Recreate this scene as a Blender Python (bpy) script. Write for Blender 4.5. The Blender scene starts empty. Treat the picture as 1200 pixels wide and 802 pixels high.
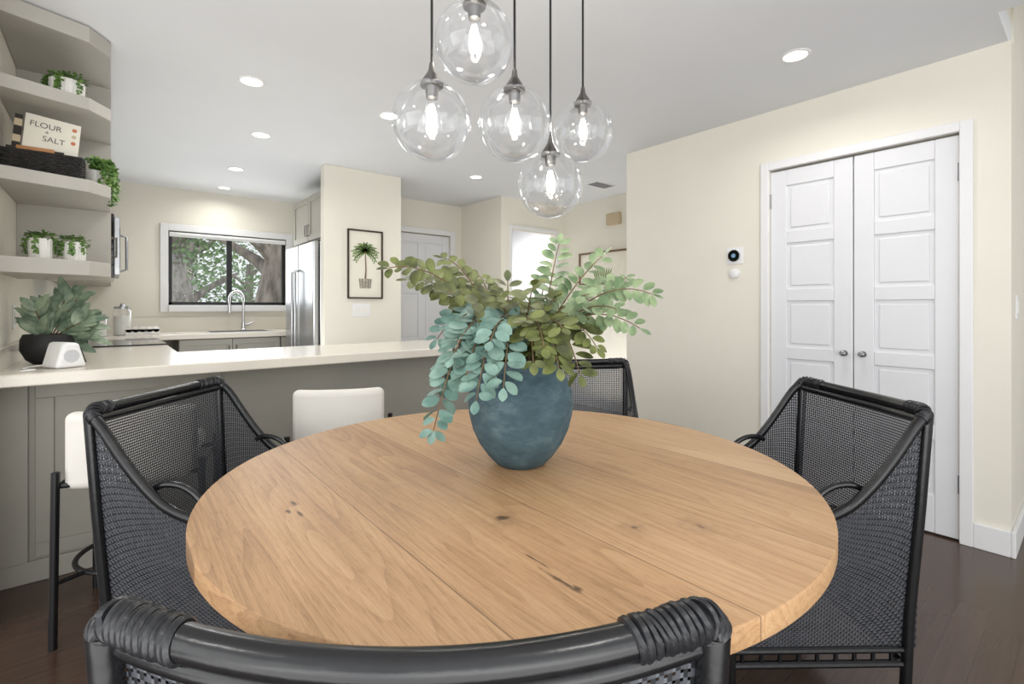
import bpy, bmesh, math, random
from mathutils import Vector, Matrix
random.seed(4)
sc=bpy.context.scene
F=570.0; HY=360.0; YAW=math.radians(39.5); H=1.17; CEIL=2.42
fx,fy=math.sin(YAW),math.cos(YAW); rx,ry=math.cos(YAW),-math.sin(YAW)
def C(lat,dep,z): return Vector((dep*fx+lat*rx, dep*fy+lat*ry, z))
def P(u,v,d): return C((u-600)/F*d,d,H+(HY-v)/F*d)
def V(*a): return Vector(a)
def lin(c):
    o=[]
    for x in c[:3]:
        x/=255.0
        o.append(x/12.92 if x<=0.04045 else ((x+0.055)/1.055)**2.4)
    return (o[0],o[1],o[2],1.0)
# ---------------- materials
def newmat(name):
    m=bpy.data.materials.new(name); m.use_nodes=True
    nt=m.node_tree; b=nt.nodes['Principled BSDF']
    return m,nt,b
def mat(name,col,rough=.5,metal=0.,var=0.,vs=5.,bump=0.,bs=80.,emit=None,es=1.,stretch=(1,1,1),spec=None,detail=4.,coat=0.):
    m,nt,b=newmat(name); N=nt.nodes; L=nt.links
    c=lin(col); b.inputs['Base Color'].default_value=c
    b.inputs['Roughness'].default_value=rough; b.inputs['Metallic'].default_value=metal
    if spec is not None: b.inputs['Specular IOR Level'].default_value=spec
    if coat: b.inputs['Coat Weight'].default_value=coat
    tc=N.new('ShaderNodeTexCoord'); mp=N.new('ShaderNodeMapping'); mp.inputs['Scale'].default_value=stretch
    L.new(tc.outputs['Object'],mp.inputs['Vector'])
    if var>0:
        n=N.new('ShaderNodeTexNoise'); n.inputs['Scale'].default_value=vs; n.inputs['Detail'].default_value=detail
        L.new(mp.outputs[0],n.inputs['Vector'])
        r=N.new('ShaderNodeValToRGB'); r.color_ramp.elements[0].position=.3; r.color_ramp.elements[1].position=.7
        r.color_ramp.elements[0].color=tuple(x*(1-var) for x in c[:3])+(1,)
        r.color_ramp.elements[1].color=tuple(min(1,x*(1+var)) for x in c[:3])+(1,)
        L.new(n.outputs['Fac'],r.inputs['Fac']); L.new(r.outputs['Color'],b.inputs['Base Color'])
    if bump>0:
        n2=N.new('ShaderNodeTexNoise'); n2.inputs['Scale'].default_value=bs; n2.inputs['Detail'].default_value=3
        L.new(mp.outputs[0],n2.inputs['Vector'])
        bp=N.new('ShaderNodeBump'); bp.inputs['Strength'].default_value=bump; bp.inputs['Distance'].default_value=.004
        L.new(n2.outputs['Fac'],bp.inputs['Height']); L.new(bp.outputs[0],b.inputs['Normal'])
    if emit:
        b.inputs['Emission Color'].default_value=lin(emit); b.inputs['Emission Strength'].default_value=es
    return m
M={}
M['wall']=mat('wall_paint',(231,227,215),.85,var=.012,vs=3,bump=.08,bs=160)
M['ceil']=mat('ceiling_paint',(232,234,237),.9,var=.01,vs=3,bump=.06,bs=200)
M['white']=mat('white_trim_paint',(232,232,233),.45,var=.01)
M['doorw']=mat('white_door_paint',(226,227,230),.4,var=.01)
M['grey']=mat('greige_cabinet_paint',(160,157,147),.5,var=.02,vs=8)
M['shelf']=mat('greige_shelf_paint',(180,177,169),.55,var=.02,vs=8)
M['black']=mat('black_lacquered_rattan',(18,19,21),.25,var=.25,vs=60,bump=.11,bs=60)
M['bind']=mat('black_rattan_binding',(30,31,34),.34,var=.35,vs=70,bump=.2,bs=140)
M['blackm']=mat('black_metal',(16,16,18),.4,var=.1,vs=40)
M['steel']=mat('brushed_stainless_steel',(190,192,195),.28,metal=1,var=.06,vs=6,stretch=(1,1,40),bump=.03,bs=60)
M['chrome']=mat('chrome',(205,205,208),.15,metal=1,var=.02)
M['nickel']=mat('aged_nickel',(120,118,116),.35,metal=1,var=.15,vs=50)
M['satin']=mat('satin_nickel',(160,160,162),.35,metal=1,var=.05,vs=50)
M['stool']=mat('white_leather_upholstery',(222,218,210),.55,var=.02,vs=10,bump=.12,bs=220)
M['ceramic']=mat('white_ceramic',(235,233,228),.3,var=.02)
M['plastic']=mat('white_plastic',(235,235,235),.4,var=.01)
M['ventgrey']=mat('grey_vent_shadow',(120,122,124),.7,var=.02)
M['lgreyfab']=mat('light_grey_fabric',(196,197,200),.9,var=.05,vs=200)
M['darkglass']=mat('black_glass',(10,11,13),.08,var=.05)
M['bulb']=mat('lit_filament',(255,250,240),.4,emit=(255,244,226),es=30,var=.01)
M['lens']=mat('lit_downlight_lens',(255,255,250),.4,emit=(255,252,246),es=5,var=.01)
M['wicker']=mat('black_wicker',(30,27,25),.6,var=.4,vs=90,bump=1,bs=120)
M['bark']=mat('grey_tree_bark',(160,150,142),.95,var=.5,vs=5,bump=1,bs=14,stretch=(2,2,.6))
M['foli']=mat('garden_leaf',(118,152,92),.6,var=.5,vs=3)
M['grass']=mat('dry_grass',(140,146,112),.95,var=.3,vs=2)
M['carp']=mat('dark_car_paint',(40,44,52),.2,var=.05,coat=.5)
M['siding']=mat('pale_house_siding',(206,204,198),.8,var=.04,vs=4)
M['roof']=mat('grey_roof_shingle',(96,92,90),.9,var=.2,vs=20)
M['paper']=mat('cream_art_paper',(232,228,214),.9,var=.02,vs=12)
M['framebrown']=mat('dark_walnut_frame',(58,42,32),.5,var=.25,vs=20,stretch=(6,6,1))
M['framelight']=mat('brown_wood_frame',(110,84,62),.5,var=.25,vs=20,stretch=(6,6,1))
M['ink']=mat('dark_print_ink',(52,48,46),.8,var=.05)
M['inkl']=mat('grey_print_ink',(96,92,88),.8,var=.05)
M['inkgreen']=mat('green_print_ink',(108,138,70),.8,var=.2,vs=60)
M['wood2']=mat('light_wood',(176,126,82),.6,var=.2,vs=10,stretch=(1,6,1))
M['tan']=mat('tan_plastic',(196,180,150),.6,var=.03)
M['dotr']=mat('terracotta_print_ink',(196,120,84),.8,var=.03)
M['pot']=mat('matte_black_pot',(30,30,32),.6,var=.1,vs=30)
M['sinkshade']=mat('sink_recess_shade',(60,58,54),.8,var=.05)  # dark colour standing in for shade inside the sink
def thin_glass(name,tint=(1,1,1,1),gl=.5,blend=.25):
    m,nt,b=newmat(name); N=nt.nodes; L=nt.links; N.remove(b)
    out=N['Material Output']; t=N.new('ShaderNodeBsdfTransparent'); t.inputs[0].default_value=tint
    g=N.new('ShaderNodeBsdfGlossy'); g.inputs['Roughness'].default_value=.03; g.inputs[0].default_value=(.95,.97,1,1)
    lw=N.new('ShaderNodeLayerWeight'); lw.inputs['Blend'].default_value=blend
    mu=N.new('ShaderNodeMath'); mu.operation='MULTIPLY_ADD'; mu.inputs[1].default_value=gl; mu.inputs[2].default_value=.03
    mx=N.new('ShaderNodeMixShader'); L.new(lw.outputs['Facing'],mu.inputs[0]); L.new(mu.outputs[0],mx.inputs[0])
    L.new(t.outputs[0],mx.inputs[1]); L.new(g.outputs[0],mx.inputs[2]); L.new(mx.outputs[0],out.inputs[0])
    n=N.new('ShaderNodeTexNoise'); n.inputs['Scale'].default_value=9; tc=N.new('ShaderNodeTexCoord'); L.new(tc.outputs['Object'],n.inputs['Vector'])
    bp=N.new('ShaderNodeBump'); bp.inputs['Strength'].default_value=.35; bp.inputs['Distance'].default_value=.01
    L.new(n.outputs['Fac'],bp.inputs['Height']); L.new(bp.outputs[0],g.inputs['Normal'])
    return m
M['glass']=thin_glass('clear_blown_glass',(.975,.98,.985,1),.55,.3)
M['bglass']=thin_glass('clear_bulb_glass',(.99,.99,.99,1),.35,.25)
M['wglass']=thin_glass('window_glass',(.94,.95,.96,1),.2,.12)
def cane():
    m,nt,b=newmat('grey_black_woven_cane'); N=nt.nodes; L=nt.links
    b.inputs['Roughness'].default_value=.38
    uv=N.new('ShaderNodeTexCoord'); s=N.new('ShaderNodeSeparateXYZ'); L.new(uv.outputs['UV'],s.inputs[0])
    def MA(op,a,bv=None):
        n=N.new('ShaderNodeMath'); n.operation=op
        for i,x in enumerate((a,bv)):
            if x is None: continue
            if isinstance(x,(int,float)): n.inputs[i].default_value=x
            else: L.new(x,n.inputs[i])
        return n.outputs[0]
    U=MA('MULTIPLY',s.outputs[0],118); W=MA('MULTIPLY',s.outputs[1],118)
    fu=MA('FRACT',U); fw=MA('FRACT',W)
    hole=MA('MULTIPLY',MA('GREATER_THAN',fu,.60),MA('GREATER_THAN',fw,.60))
    # over/under weave tone: checker of cells
    ck=MA('MODULO',MA('ADD',MA('FLOOR',U),MA('FLOOR',W)),2.0)
    horiz=MA('GREATER_THAN',fu,.60)
    tone=MA('ADD',MA('MULTIPLY',MA('ABSOLUTE',ck),.45),MA('MULTIPLY',horiz,.35))
    n=N.new('ShaderNodeTexNoise'); n.inputs['Scale'].default_value=30; L.new(uv.outputs['UV'],n.inputs['Vector'])
    tone=MA('ADD',tone,MA('MULTIPLY',n.outputs['Fac'],.35))
    r=N.new('ShaderNodeValToRGB'); r.color_ramp.elements[0].position=.1; r.color_ramp.elements[0].color=lin((20,21,24)); r.color_ramp.elements[1].position=1.0; r.color_ramp.elements[1].color=lin((92,95,101))
    L.new(tone,r.inputs[0]); L.new(r.outputs[0],b.inputs['Base Color'])
    t=N.new('ShaderNodeBsdfTransparent'); mx=N.new('ShaderNodeMixShader')
    L.new(hole,mx.inputs[0]); L.new(b.outputs[0],mx.inputs[1]); L.new(t.outputs[0],mx.inputs[2])
    L.new(mx.outputs[0],N['Material Output'].inputs[0])
    return m
M['cane']=cane()
TD=1.30; TR=.724
def oak():
    m,nt,b=newmat('natural_oak_planks'); N=nt.nodes; L=nt.links
    b.inputs['Roughness'].default_value=.48
    tc=N.new('ShaderNodeTexCoord'); s=N.new('ShaderNodeSeparateXYZ'); L.new(tc.outputs['Object'],s.inputs[0])
    def MA(op,a,bv=None,cv=None):
        n=N.new('ShaderNodeMath'); n.operation=op
        for i,x in enumerate((a,bv,cv)):
            if x is None: continue
            if isinstance(x,(int,float)): n.inputs[i].default_value=x
            else: L.new(x,n.inputs[i])
        return n.outputs[0]
    q=MA('MULTIPLY_ADD',s.outputs[0],1/.288,.5+.01)
    fl=MA('FLOOR',q); fr=MA('FRACT',q)
    wn=N.new('ShaderNodeTexWhiteNoise'); wn.noise_dimensions='1D'; L.new(fl,wn.inputs['W'])
    off=N.new('ShaderNodeCombineXYZ'); L.new(MA('MULTIPLY',fl,.37),off.inputs[0]); L.new(MA('MULTIPLY',fl,2.3),off.inputs[1])
    ad=N.new('ShaderNodeVectorMath'); L.new(tc.outputs['Object'],ad.inputs[0]); L.new(off.outputs[0],ad.inputs[1])
    def mapped(sc_):
        mp=N.new('ShaderNodeMapping'); mp.inputs['Scale'].default_value=sc_; L.new(ad.outputs[0],mp.inputs['Vector']); return mp.outputs[0]
    def noise(vec,scale,detail,rough=.5,dist=0):
        n=N.new('ShaderNodeTexNoise'); n.inputs['Scale'].default_value=scale; n.inputs['Detail'].default_value=detail; n.inputs['Roughness'].default_value=rough; n.inputs['Distortion'].default_value=dist
        L.new(vec,n.inputs['Vector']); return n.outputs['Fac']
    nz=noise(mapped((5.0,.42,5.0)),1,1.6,.45,.15)
    rings=MA('FRACT',MA('MULTIPLY',nz,34))
    late=MA('POWER',rings,2.4)
    fine=noise(mapped((300,7,300)),1,4,.65)
    fine2=noise(mapped((90,2.6,90)),1,3,.55)
    pores=noise(mapped((560,30,560)),1,2,.5)
    porem=MA('GREATER_THAN',pores,.61)
    tone=noise(mapped((4,.9,4)),1.4,4)
    t=MA('MULTIPLY_ADD',fine,.46,.10)
    t=MA('ADD',t,MA('MULTIPLY',fine2,.36))
    t=MA('SUBTRACT',t,MA('MULTIPLY',late,.125))
    t=MA('SUBTRACT',t,MA('MULTIPLY',porem,.12))
    t=MA('ADD',t,MA('MULTIPLY',MA('SUBTRACT',tone,.5),.6))
    t=MA('ADD',t,MA('MULTIPLY',MA('SUBTRACT',wn.outputs[0],.5),.16))
    r=N.new('ShaderNodeValToRGB'); e=r.color_ramp.elements
    e[0].position=.12; e[0].color=lin((138,103,70)); e[1].position=.76; e[1].color=lin((205,171,132))
    x=e.new(.43); x.color=lin((181,143,103))
    L.new(t,r.inputs[0])
    sd=MA('ABSOLUTE',MA('SUBTRACT',fr,.5)); seam=MA('MULTIPLY',MA('GREATER_THAN',sd,.4958),.6)
    dark=seam
    O=C(0,TD,0)
    def knot(u,v,sx,sy,rad,ang=0):
        d=.42*F/(v-HY); p=C((u-600)/F*d,d,0)-O
        su=N.new('ShaderNodeVectorMath'); su.operation='SUBTRACT'; L.new(tc.outputs['Object'],su.inputs[0]); su.inputs[1].default_value=(p.x,p.y,0)
        nn=noise(tc.outputs['Object'],38,4)
        sp=N.new('ShaderNodeMapping'); sp.inputs['Scale'].default_value=(sx,sy,0); sp.inputs['Rotation'].default_value=(0,0,ang); L.new(su.outputs[0],sp.inputs[0])
        ln=N.new('ShaderNodeVectorMath'); ln.operation='LENGTH'; L.new(sp.outputs[0],ln.inputs[0])
        dd=MA('ADD',ln.outputs['Value'],MA('MULTIPLY',MA('SUBTRACT',nn,.5),rad*2.4))
        mr=N.new('ShaderNodeMapRange'); L.new(dd,mr.inputs[0]); mr.inputs[1].default_value=rad*1.1; mr.inputs[2].default_value=rad*.2; mr.inputs[3].default_value=0; mr.inputs[4].default_value=1
        return mr.outputs[0]
    for k in ((588,607,1.0,1,.017,0),(655,680,3.6,.30,.016,.12),(630,658,6,.35,.013,.25),(676,690,1.6,1,.010,0),(742,618,1.3,1,.011,0),(820,617,1,.6,.010,0),(344,590,2.4,.6,.011,0),(352,603,2.8,.6,.010,.2),(338,600,2.8,.6,.009,0)):
        dark=MA('MAXIMUM',dark,MA('MULTIPLY',knot(*k),.9))
    halo=knot(588,607,.9,.8,.04)
    for k in ((742,618,.9,.8,.03),(820,617,.9,.6,.028)): halo=MA('MAXIMUM',halo,knot(*k))
    dark=MA('MAXIMUM',dark,MA('MULTIPLY',halo,.25))
    mx=N.new('ShaderNodeMixRGB'); L.new(dark,mx.inputs[0]); L.new(r.outputs[0],mx.inputs[1]); mx.inputs[2].default_value=lin((74,52,35))
    L.new(mx.outputs[0],b.inputs['Base Color'])
    bp=N.new('ShaderNodeBump'); bp.inputs['Strength'].default_value=.25; bp.inputs['Distance'].default_value=.003
    L.new(MA('SUBTRACT',fine,dark),bp.inputs['Height']); L.new(bp.outputs[0],b.inputs['Normal'])
    return m
M['oak']=oak()
def floorm():
    m,nt,b=newmat('dark_hardwood_floor'); N=nt.nodes; L=nt.links
    tc=N.new('ShaderNodeTexCoord'); mp=N.new('ShaderNodeMapping')
    L.new(tc.outputs['Object'],mp.inputs[0])
    br=N.new('ShaderNodeTexBrick'); br.inputs['Scale'].default_value=1; br.inputs['Brick Width'].default_value=1.3; br.inputs['Row Height'].default_value=.09
    br.inputs['Mortar Size'].default_value=.0007; br.inputs['Color1'].default_value=lin((88,68,56)); br.inputs['Color2'].default_value=lin((80,61,50)); br.inputs['Mortar'].default_value=lin((56,43,36))
    L.new(mp.outputs[0],br.inputs['Vector'])
    mp2=N.new('ShaderNodeMapping'); mp2.inputs['Scale'].default_value=(3,60,3); L.new(tc.outputs['Object'],mp2.inputs[0])
    n=N.new('ShaderNodeTexNoise'); n.inputs['Scale'].default_value=1; n.inputs['Detail'].default_value=4; L.new(mp2.outputs[0],n.inputs[0])
    mx=N.new('ShaderNodeMixRGB'); mx.blend_type='MULTIPLY'; mx.inputs[0].default_value=.45; L.new(br.outputs['Color'],mx.inputs[1]); L.new(n.outputs['Fac'],mx.inputs[2])
    L.new(mx.outputs[0],b.inputs['Base Color']); b.inputs['Roughness'].default_value=.2
    return m
M['floor']=floorm()
def stone():
    m,nt,b=newmat('light_cream_quartz'); N=nt.nodes; L=nt.links
    tc=N.new('ShaderNodeTexCoord'); n=N.new('ShaderNodeTexNoise'); n.inputs['Scale'].default_value=300; n.inputs['Detail'].default_value=2
    L.new(tc.outputs['Object'],n.inputs[0]); r=N.new('ShaderNodeValToRGB'); e=r.color_ramp.elements
    e[0].position=.3; e[0].color=lin((211,203,188)); e[1].position=.5; e[1].color=lin((222,216,204)); x=e.new(.7); x.color=lin((228,223,213))
    L.new(n.outputs['Fac'],r.inputs[0]); L.new(r.outputs[0],b.inputs['Base Color']); b.inputs['Roughness'].default_value=.18
    return m
M['stone']=stone()
def vasem():
    m,nt,b=newmat('weathered_blue_clay'); N=nt.nodes; L=nt.links
    tc=N.new('ShaderNodeTexCoord'); n=N.new('ShaderNodeTexNoise'); n.inputs['Scale'].default_value=12; n.inputs['Detail'].default_value=9; n.inputs['Roughness'].default_value=.7
    mp=N.new('ShaderNodeMapping'); mp.inputs['Scale'].default_value=(1,1,1.8); L.new(tc.outputs['Object'],mp.inputs[0]); L.new(mp.outputs[0],n.inputs[0])
    r=N.new('ShaderNodeValToRGB'); e=r.color_ramp.elements
    e[0].position=.3; e[0].color=lin((52,72,80)); e[1].position=.76; e[1].color=lin((108,127,132)); x=e.new(.52); x.color=lin((70,94,104))
    L.new(n.outputs['Fac'],r.inputs[0]); L.new(r.outputs[0],b.inputs['Base Color']); b.inputs['Roughness'].default_value=.85
    bp=N.new('ShaderNodeBump'); bp.inputs['Strength'].default_value=.5; bp.inputs['Distance'].default_value=.004; L.new(n.outputs['Fac'],bp.inputs['Height']); L.new(bp.outputs[0],b.inputs['Normal'])
    return m
M['vase']=vasem()
def leafm(name,c1,c2):
    m,nt,b=newmat(name); N=nt.nodes; L=nt.links
    tc=N.new('ShaderNodeTexCoord'); n=N.new('ShaderNodeTexNoise'); n.inputs['Scale'].default_value=22; L.new(tc.outputs['Object'],n.inputs[0])
    r=N.new('ShaderNodeValToRGB'); e=r.color_ramp.elements; e[0].position=.35; e[0].color=lin(c1); e[1].position=.65; e[1].color=lin(c2)
    L.new(n.outputs['Fac'],r.inputs[0]); L.new(r.outputs[0],b.inputs['Base Color']); b.inputs['Roughness'].default_value=.5
    return m
M['lgreen']=leafm('olive_green_leaf',(60,66,30),(108,116,60))
M['lteal']=leafm('teal_leaf',(84,116,106),(128,156,144))
M['lgray']=leafm('sage_leaf',(90,114,78),(138,156,116))
M['stem']=mat('brown_stem',(104,84,56),.7,var=.2,vs=30)
M['lsmall']=leafm('succulent_leaf',(66,104,44),(118,150,76))
M['lspike']=leafm('grey_green_leaf',(92,114,94),(146,162,136))
# ---------------- mesh builder
class B:
    def __init__(s):
        s.bm=bmesh.new(); s.uv=s.bm.loops.layers.uv.new('UVMap')
    def face(s,vs,mi=0):
        try:
            f=s.bm.faces.new(vs); f.material_index=mi; return f
        except ValueError: return None
    def box(s,x0,x1,y0,y1,z0,z1,mi=0,T=None):
        c=[(x0,y0,z0),(x1,y0,z0),(x1,y1,z0),(x0,y1,z0),(x0,y0,z1),(x1,y0,z1),(x1,y1,z1),(x0,y1,z1)]
        v=[s.bm.verts.new((T@Vector(p)) if T else p) for p in c]
        for f in ((0,3,2,1),(4,5,6,7),(0,1,5,4),(1,2,6,5),(2,3,7,6),(3,0,4,7)): s.face([v[i] for i in f],mi)
        return s
    def prism(s,poly,z0,z1,mi=0,T=None):
        a=[s.bm.verts.new((T@Vector((x,y,z0))) if T else (x,y,z0)) for x,y in poly]
        b=[s.bm.verts.new((T@Vector((x,y,z1))) if T else (x,y,z1)) for x,y in poly]
        n=len(poly); s.face(a[::-1],mi); s.face(b,mi)
        for i in range(n): s.face([a[i],a[(i+1)%n],b[(i+1)%n],b[i]],mi)
        return s
    def tube(s,pts,r,n=12,mi=0,closed=False,cap=True):
        pts=[Vector(p) for p in pts]; k=len(pts)
        rs=r if isinstance(r,(list,tuple)) else [r]*k
        rings=[]; prev=None
        for i,p in enumerate(pts):
            if closed: t=(pts[(i+1)%k]-pts[i-1])
            else: t=(pts[min(i+1,k-1)]-pts[max(i-1,0)])
            t.normalize()
            if prev is None:
                a=Vector((0,0,1)) if abs(t.z)<.9 else Vector((1,0,0)); nrm=t.cross(a).normalized()
            else:
                nrm=(prev-t*prev.dot(t)).normalized()
            prev=nrm; bn=t.cross(nrm)
            rings.append([s.bm.verts.new(p+(nrm*math.cos(2*math.pi*j/n)+bn*math.sin(2*math.pi*j/n))*rs[i]) for j in range(n)])
        m=k if closed else k-1
        for i in range(m):
            A=rings[i]; Bq=rings[(i+1)%k]
            for j in range(n): s.face([A[j],A[(j+1)%n],Bq[(j+1)%n],Bq[j]],mi)
        if cap and not closed: s.face(rings[0][::-1],mi); s.face(rings[-1],mi)
        return s
    def cyl(s,p0,p1,r,r1=None,n=24,mi=0): return s.tube([p0,p1],[r,r if r1 is None else r1],n,mi)
    def lathe(s,prof,n=48,c=(0,0,0),mi=0,flute=0,fn=24):
        c=Vector(c); rings=[]
        for (r,z) in prof:
            if r<1e-6: rings.append([s.bm.verts.new(c+Vector((0,0,z)))])
            else:
                rings.append([s.bm.verts.new(c+Vector((math.cos(2*math.pi*j/n)*r*(1+flute*math.cos(fn*2*math.pi*j/n)),math.sin(2*math.pi*j/n)*r*(1+flute*math.cos(fn*2*math.pi*j/n)),z))) for j in range(n)])
        for A,Q in zip(rings,rings[1:]):
            for j in range(n):
                k=(j+1)%n
                if len(A)==1 and len(Q)==1: continue
                if len(A)==1: s.face([A[0],Q[k],Q[j]],mi)
                elif len(Q)==1: s.face([A[j],A[k],Q[0]],mi)
                else: s.face([A[j],A[k],Q[k],Q[j]],mi)
        return s
    def sheet(s,fn,nu,nv,su=1,sv=1,mi=0):
        g=[[s.bm.verts.new(fn(i/nu,j/nv)) for j in range(nv+1)] for i in range(nu+1)]
        for i in range(nu):
            for j in range(nv):
                f=s.face([g[i][j],g[i+1][j],g[i+1][j+1],g[i][j+1]],mi)
                if f:
                    for l,(a,b) in zip(f.loops,((i,j),(i+1,j),(i+1,j+1),(i,j+1))): l[s.uv].uv=(a/nu*su,b/nv*sv)
        return s
    def leaf(s,base,d,nrm,L,W,mi=0,fold=.12,pk=.55,curl=0.,rnd=.65):
        d=d.normalized(); side=d.cross(nrm)
        if side.length<1e-4: side=Vector((1,0,0))
        side.normalize(); up=side.cross(d).normalized()
        ts=(0,.12,.3,.5,.7,.88,1.); prev=None
        for t in ts:
            w=W*.5*(math.sin(math.pi*min(1,max(0,t**(math.log(.5)/math.log(pk)))))**rnd) if 0<t<1 else .0006
            c=base+d*L*t-up*curl*L*t*t
            row=[s.bm.verts.new(c-side*w+up*fold*w),s.bm.verts.new(c),s.bm.verts.new(c+side*w+up*fold*w)]
            if prev:
                s.face([prev[0],prev[1],row[1],row[0]],mi); s.face([prev[1],prev[2],row[2],row[1]],mi)
            prev=row
        return s
    def obj(s,name,mats,parent=None,bevel=0,seg=2,smooth=True,angle=35,solid=0,sub=0,loc=None,rz=0,recalc=True,**props):
        if recalc: bmesh.ops.recalc_face_normals(s.bm,faces=s.bm.faces)
        me=bpy.data.meshes.new(name); s.bm.to_mesh(me); s.bm.free()
        if not isinstance(mats,(list,tuple)): mats=[mats]
        for m in mats: me.materials.append(m)
        if smooth:
            me.shade_smooth(); me.set_sharp_from_angle(angle=math.radians(angle))
        o=bpy.data.objects.new(name,me); sc.collection.objects.link(o)
        if parent: o.parent=parent
        if loc is not None: o.location=loc
        o.rotation_euler=(0,0,rz)
        if solid:
            q=o.modifiers.new('solid','SOLIDIFY'); q.thickness=solid; q.offset=0
        if bevel:
            q=o.modifiers.new('bevel','BEVEL'); q.width=bevel; q.segments=seg; q.limit_method='ANGLE'; q.angle_limit=math.radians(40)
        if sub:
            q=o.modifiers.new('sub','SUBSURF'); q.levels=sub; q.render_levels=sub
        for k,v in props.items(): o[k]=v
        return o
def thing(name,label,cat,loc=(0,0,0),rz=0,group=None):
    e=bpy.data.objects.new(name,None); e.empty_display_size=.1; sc.collection.objects.link(e)
    e.location=loc; e.rotation_euler=(0,0,rz); e['label']=label; e['category']=cat
    if group: e['group']=group
    return e
def dup(root,loc,rz=0,label=None):
    n=root.copy(); sc.collection.objects.link(n); n.location=loc; n.rotation_euler=(0,0,rz)
    if label: n['label']=label
    def rec(a,b):
        for ch in a.children:
            c=ch.copy(); sc.collection.objects.link(c); c.parent=b; rec(ch,c)
    rec(root,n); return n
def S(name,boxes,m,bevel=0,**k):
    b=B()
    for q in boxes: b.box(*q)
    return b.obj(name,m,bevel=bevel,smooth=False,kind='structure',**k)
XL=-.36; XC=XL+.004
# ---------------- SHELL
S('floor',[(-3,5,-3,6.3,-.1,0)],M['floor'])
S('ceiling',[(-3,5.1,.28,6.3,CEIL,CEIL+.12),(-3,2.9,-3,.28,CEIL,CEIL+.12)],M['ceil'])
S('ceiling_stairwell',[(2.8,5.1,-3,.38,3.6,3.7)],M['ceil'])
S('wall_left',[(XL-.1,XL,2.5,6.3,0,CEIL)],M['wall'])
def holeY(name,y0,y1,x0,x1,hx0,hx1,hz0,hz1,top=CEIL):
    bx=[(x0,hx0,y0,y1,0,top),(hx1,x1,y0,y1,0,top),(hx0,hx1,y0,y1,hz1,top)]
    if hz0>0: bx.append((hx0,hx1,y0,y1,0,hz0))
    return S(name,bx,M['wall'])
WX0,WX1,WZ0,WZ1=.46,1.61,1.19,1.97
holeY('wall_back',6.2,6.3,XL,2.06,WX0,WX1,WZ0,WZ1)
S('wall_pillar',[(1.43,2.16,4.3,4.4,0,CEIL),(2.06,2.16,4.4,6.3,0,CEIL)],M['wall'],bevel=.006)
EX0,EX1=2.44,3.22
holeY('wall_entry',5.1,5.2,2.16,3.38,EX0,EX1,0,2.04)
S('wall_hallside',[(3.38,3.48,4.29,5.2,0,CEIL)],M['wall'])
holeY('wall_hallend',4.29,4.39,3.48,4.36,3.53,4.24,0,2.07)
S('wall_hall',[(4.36,4.46,.37,4.39,0,CEIL)],M['wall'])
S('wall_farroom',[(3.48,5.1,6.2,6.3,0,CEIL),(5.0,5.1,4.39,6.2,0,CEIL),(3.48,3.58,5.2,6.2,0,CEIL),(4.46,5.0,4.3,4.39,0,CEIL)],M['white'])
DY0,DY1=.449,1.353
S('wall_right',[(3.25,3.35,.27,DY0,0,CEIL),(3.25,3.35,DY1,2.47,0,CEIL),(3.25,3.35,DY0,DY1,2.04,CEIL)],M['wall'])
S('wall_return',[(3.35,4.36,2.37,2.47,0,CEIL)],M['wall'])
S('wall_stair',[(3.35,5.1,.27,.37,0,3.6),(2.8,3.35,.28,.37,CEIL+.12,3.6),(5.0,5.1,-3,.27,0,3.6),(2.8,2.9,-3,.28,CEIL+.12,3.6)],M['wall'])
S('baseboard_right',[(3.233,3.25,.27,DY0-.05,0,.12),(3.233,3.25,DY1+.05,2.47,0,.12)],M['white'],bevel=.004)
S('baseboard_stair',[(3.233,5.0,.253,.27,0,.12)],M['white'],bevel=.004)
S('baseboard_hall',[(4.345,4.36,2.47,4.29,0,.12),(3.25,4.345,2.47,2.485,0,.12),(3.38,3.48,4.275,4.29,0,.12)],M['white'],bevel=.004)
S('baseboard_entry',[(2.16,EX0-.05,5.085,5.1,0,.12),(1.43,2.16,4.285,4.3,0,.12)],M['white'],bevel=.004)
S('trim_1',[(3.232,3.25,DY0-.05,DY0,0,2.09),(3.232,3.25,DY1,DY1+.05,0,2.09),(3.232,3.25,DY0,DY1,2.04,2.09)],M['white'],bevel=.004)
S('trim_2',[(EX0-.06,EX0,5.08,5.1,0,2.1),(EX1,EX1+.06,5.08,5.1,0,2.1),(EX0,EX1,5.08,5.1,2.04,2.1)],M['white'],bevel=.004)
S('trim_3',[(WX0-.07,WX0,6.17,6.2,WZ0-.07,WZ1+.07),(WX1,WX1+.07,6.17,6.2,WZ0-.07,WZ1+.07),(WX0,WX1,6.17,6.2,WZ1,WZ1+.07),(WX0,WX1,6.15,6.2,WZ0-.07,WZ0)],M['white'],bevel=.004)
S('trim_4',[(3.5,3.53,4.275,4.3,0,2.1),(4.24,4.28,4.275,4.3,0,2.1),(3.53,4.24,4.275,4.3,2.07,2.11)],M['white'],bevel=.004)
b=B(); fr=.035
for q in ((WX0,WX1,WZ0,WZ0+fr),(WX0,WX1,WZ1-fr,WZ1),(WX0,WX0+fr,WZ0,WZ1),(WX1-fr,WX1,WZ0,WZ1),(1.0,1.05,WZ0,WZ1)): b.box(q[0],q[1],6.22,6.27,q[2],q[3])
w=b.obj('window_1',M['blackm'],kind='structure',smooth=False,bevel=.003)
B().box(WX0+fr,WX1-fr,6.242,6.247,WZ0+fr,WZ1-fr).obj('window_pane',M['wglass'],parent=w,smooth=False,label='clear sliding window glass')
b=B(); b.cyl((WX0+.01,6.195,WZ1-.03),(WX1-.01,6.195,WZ1-.03),.02); b.box(WX0+.01,WX1-.01,6.19,6.193,WZ1-.06,WZ1-.03)
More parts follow.
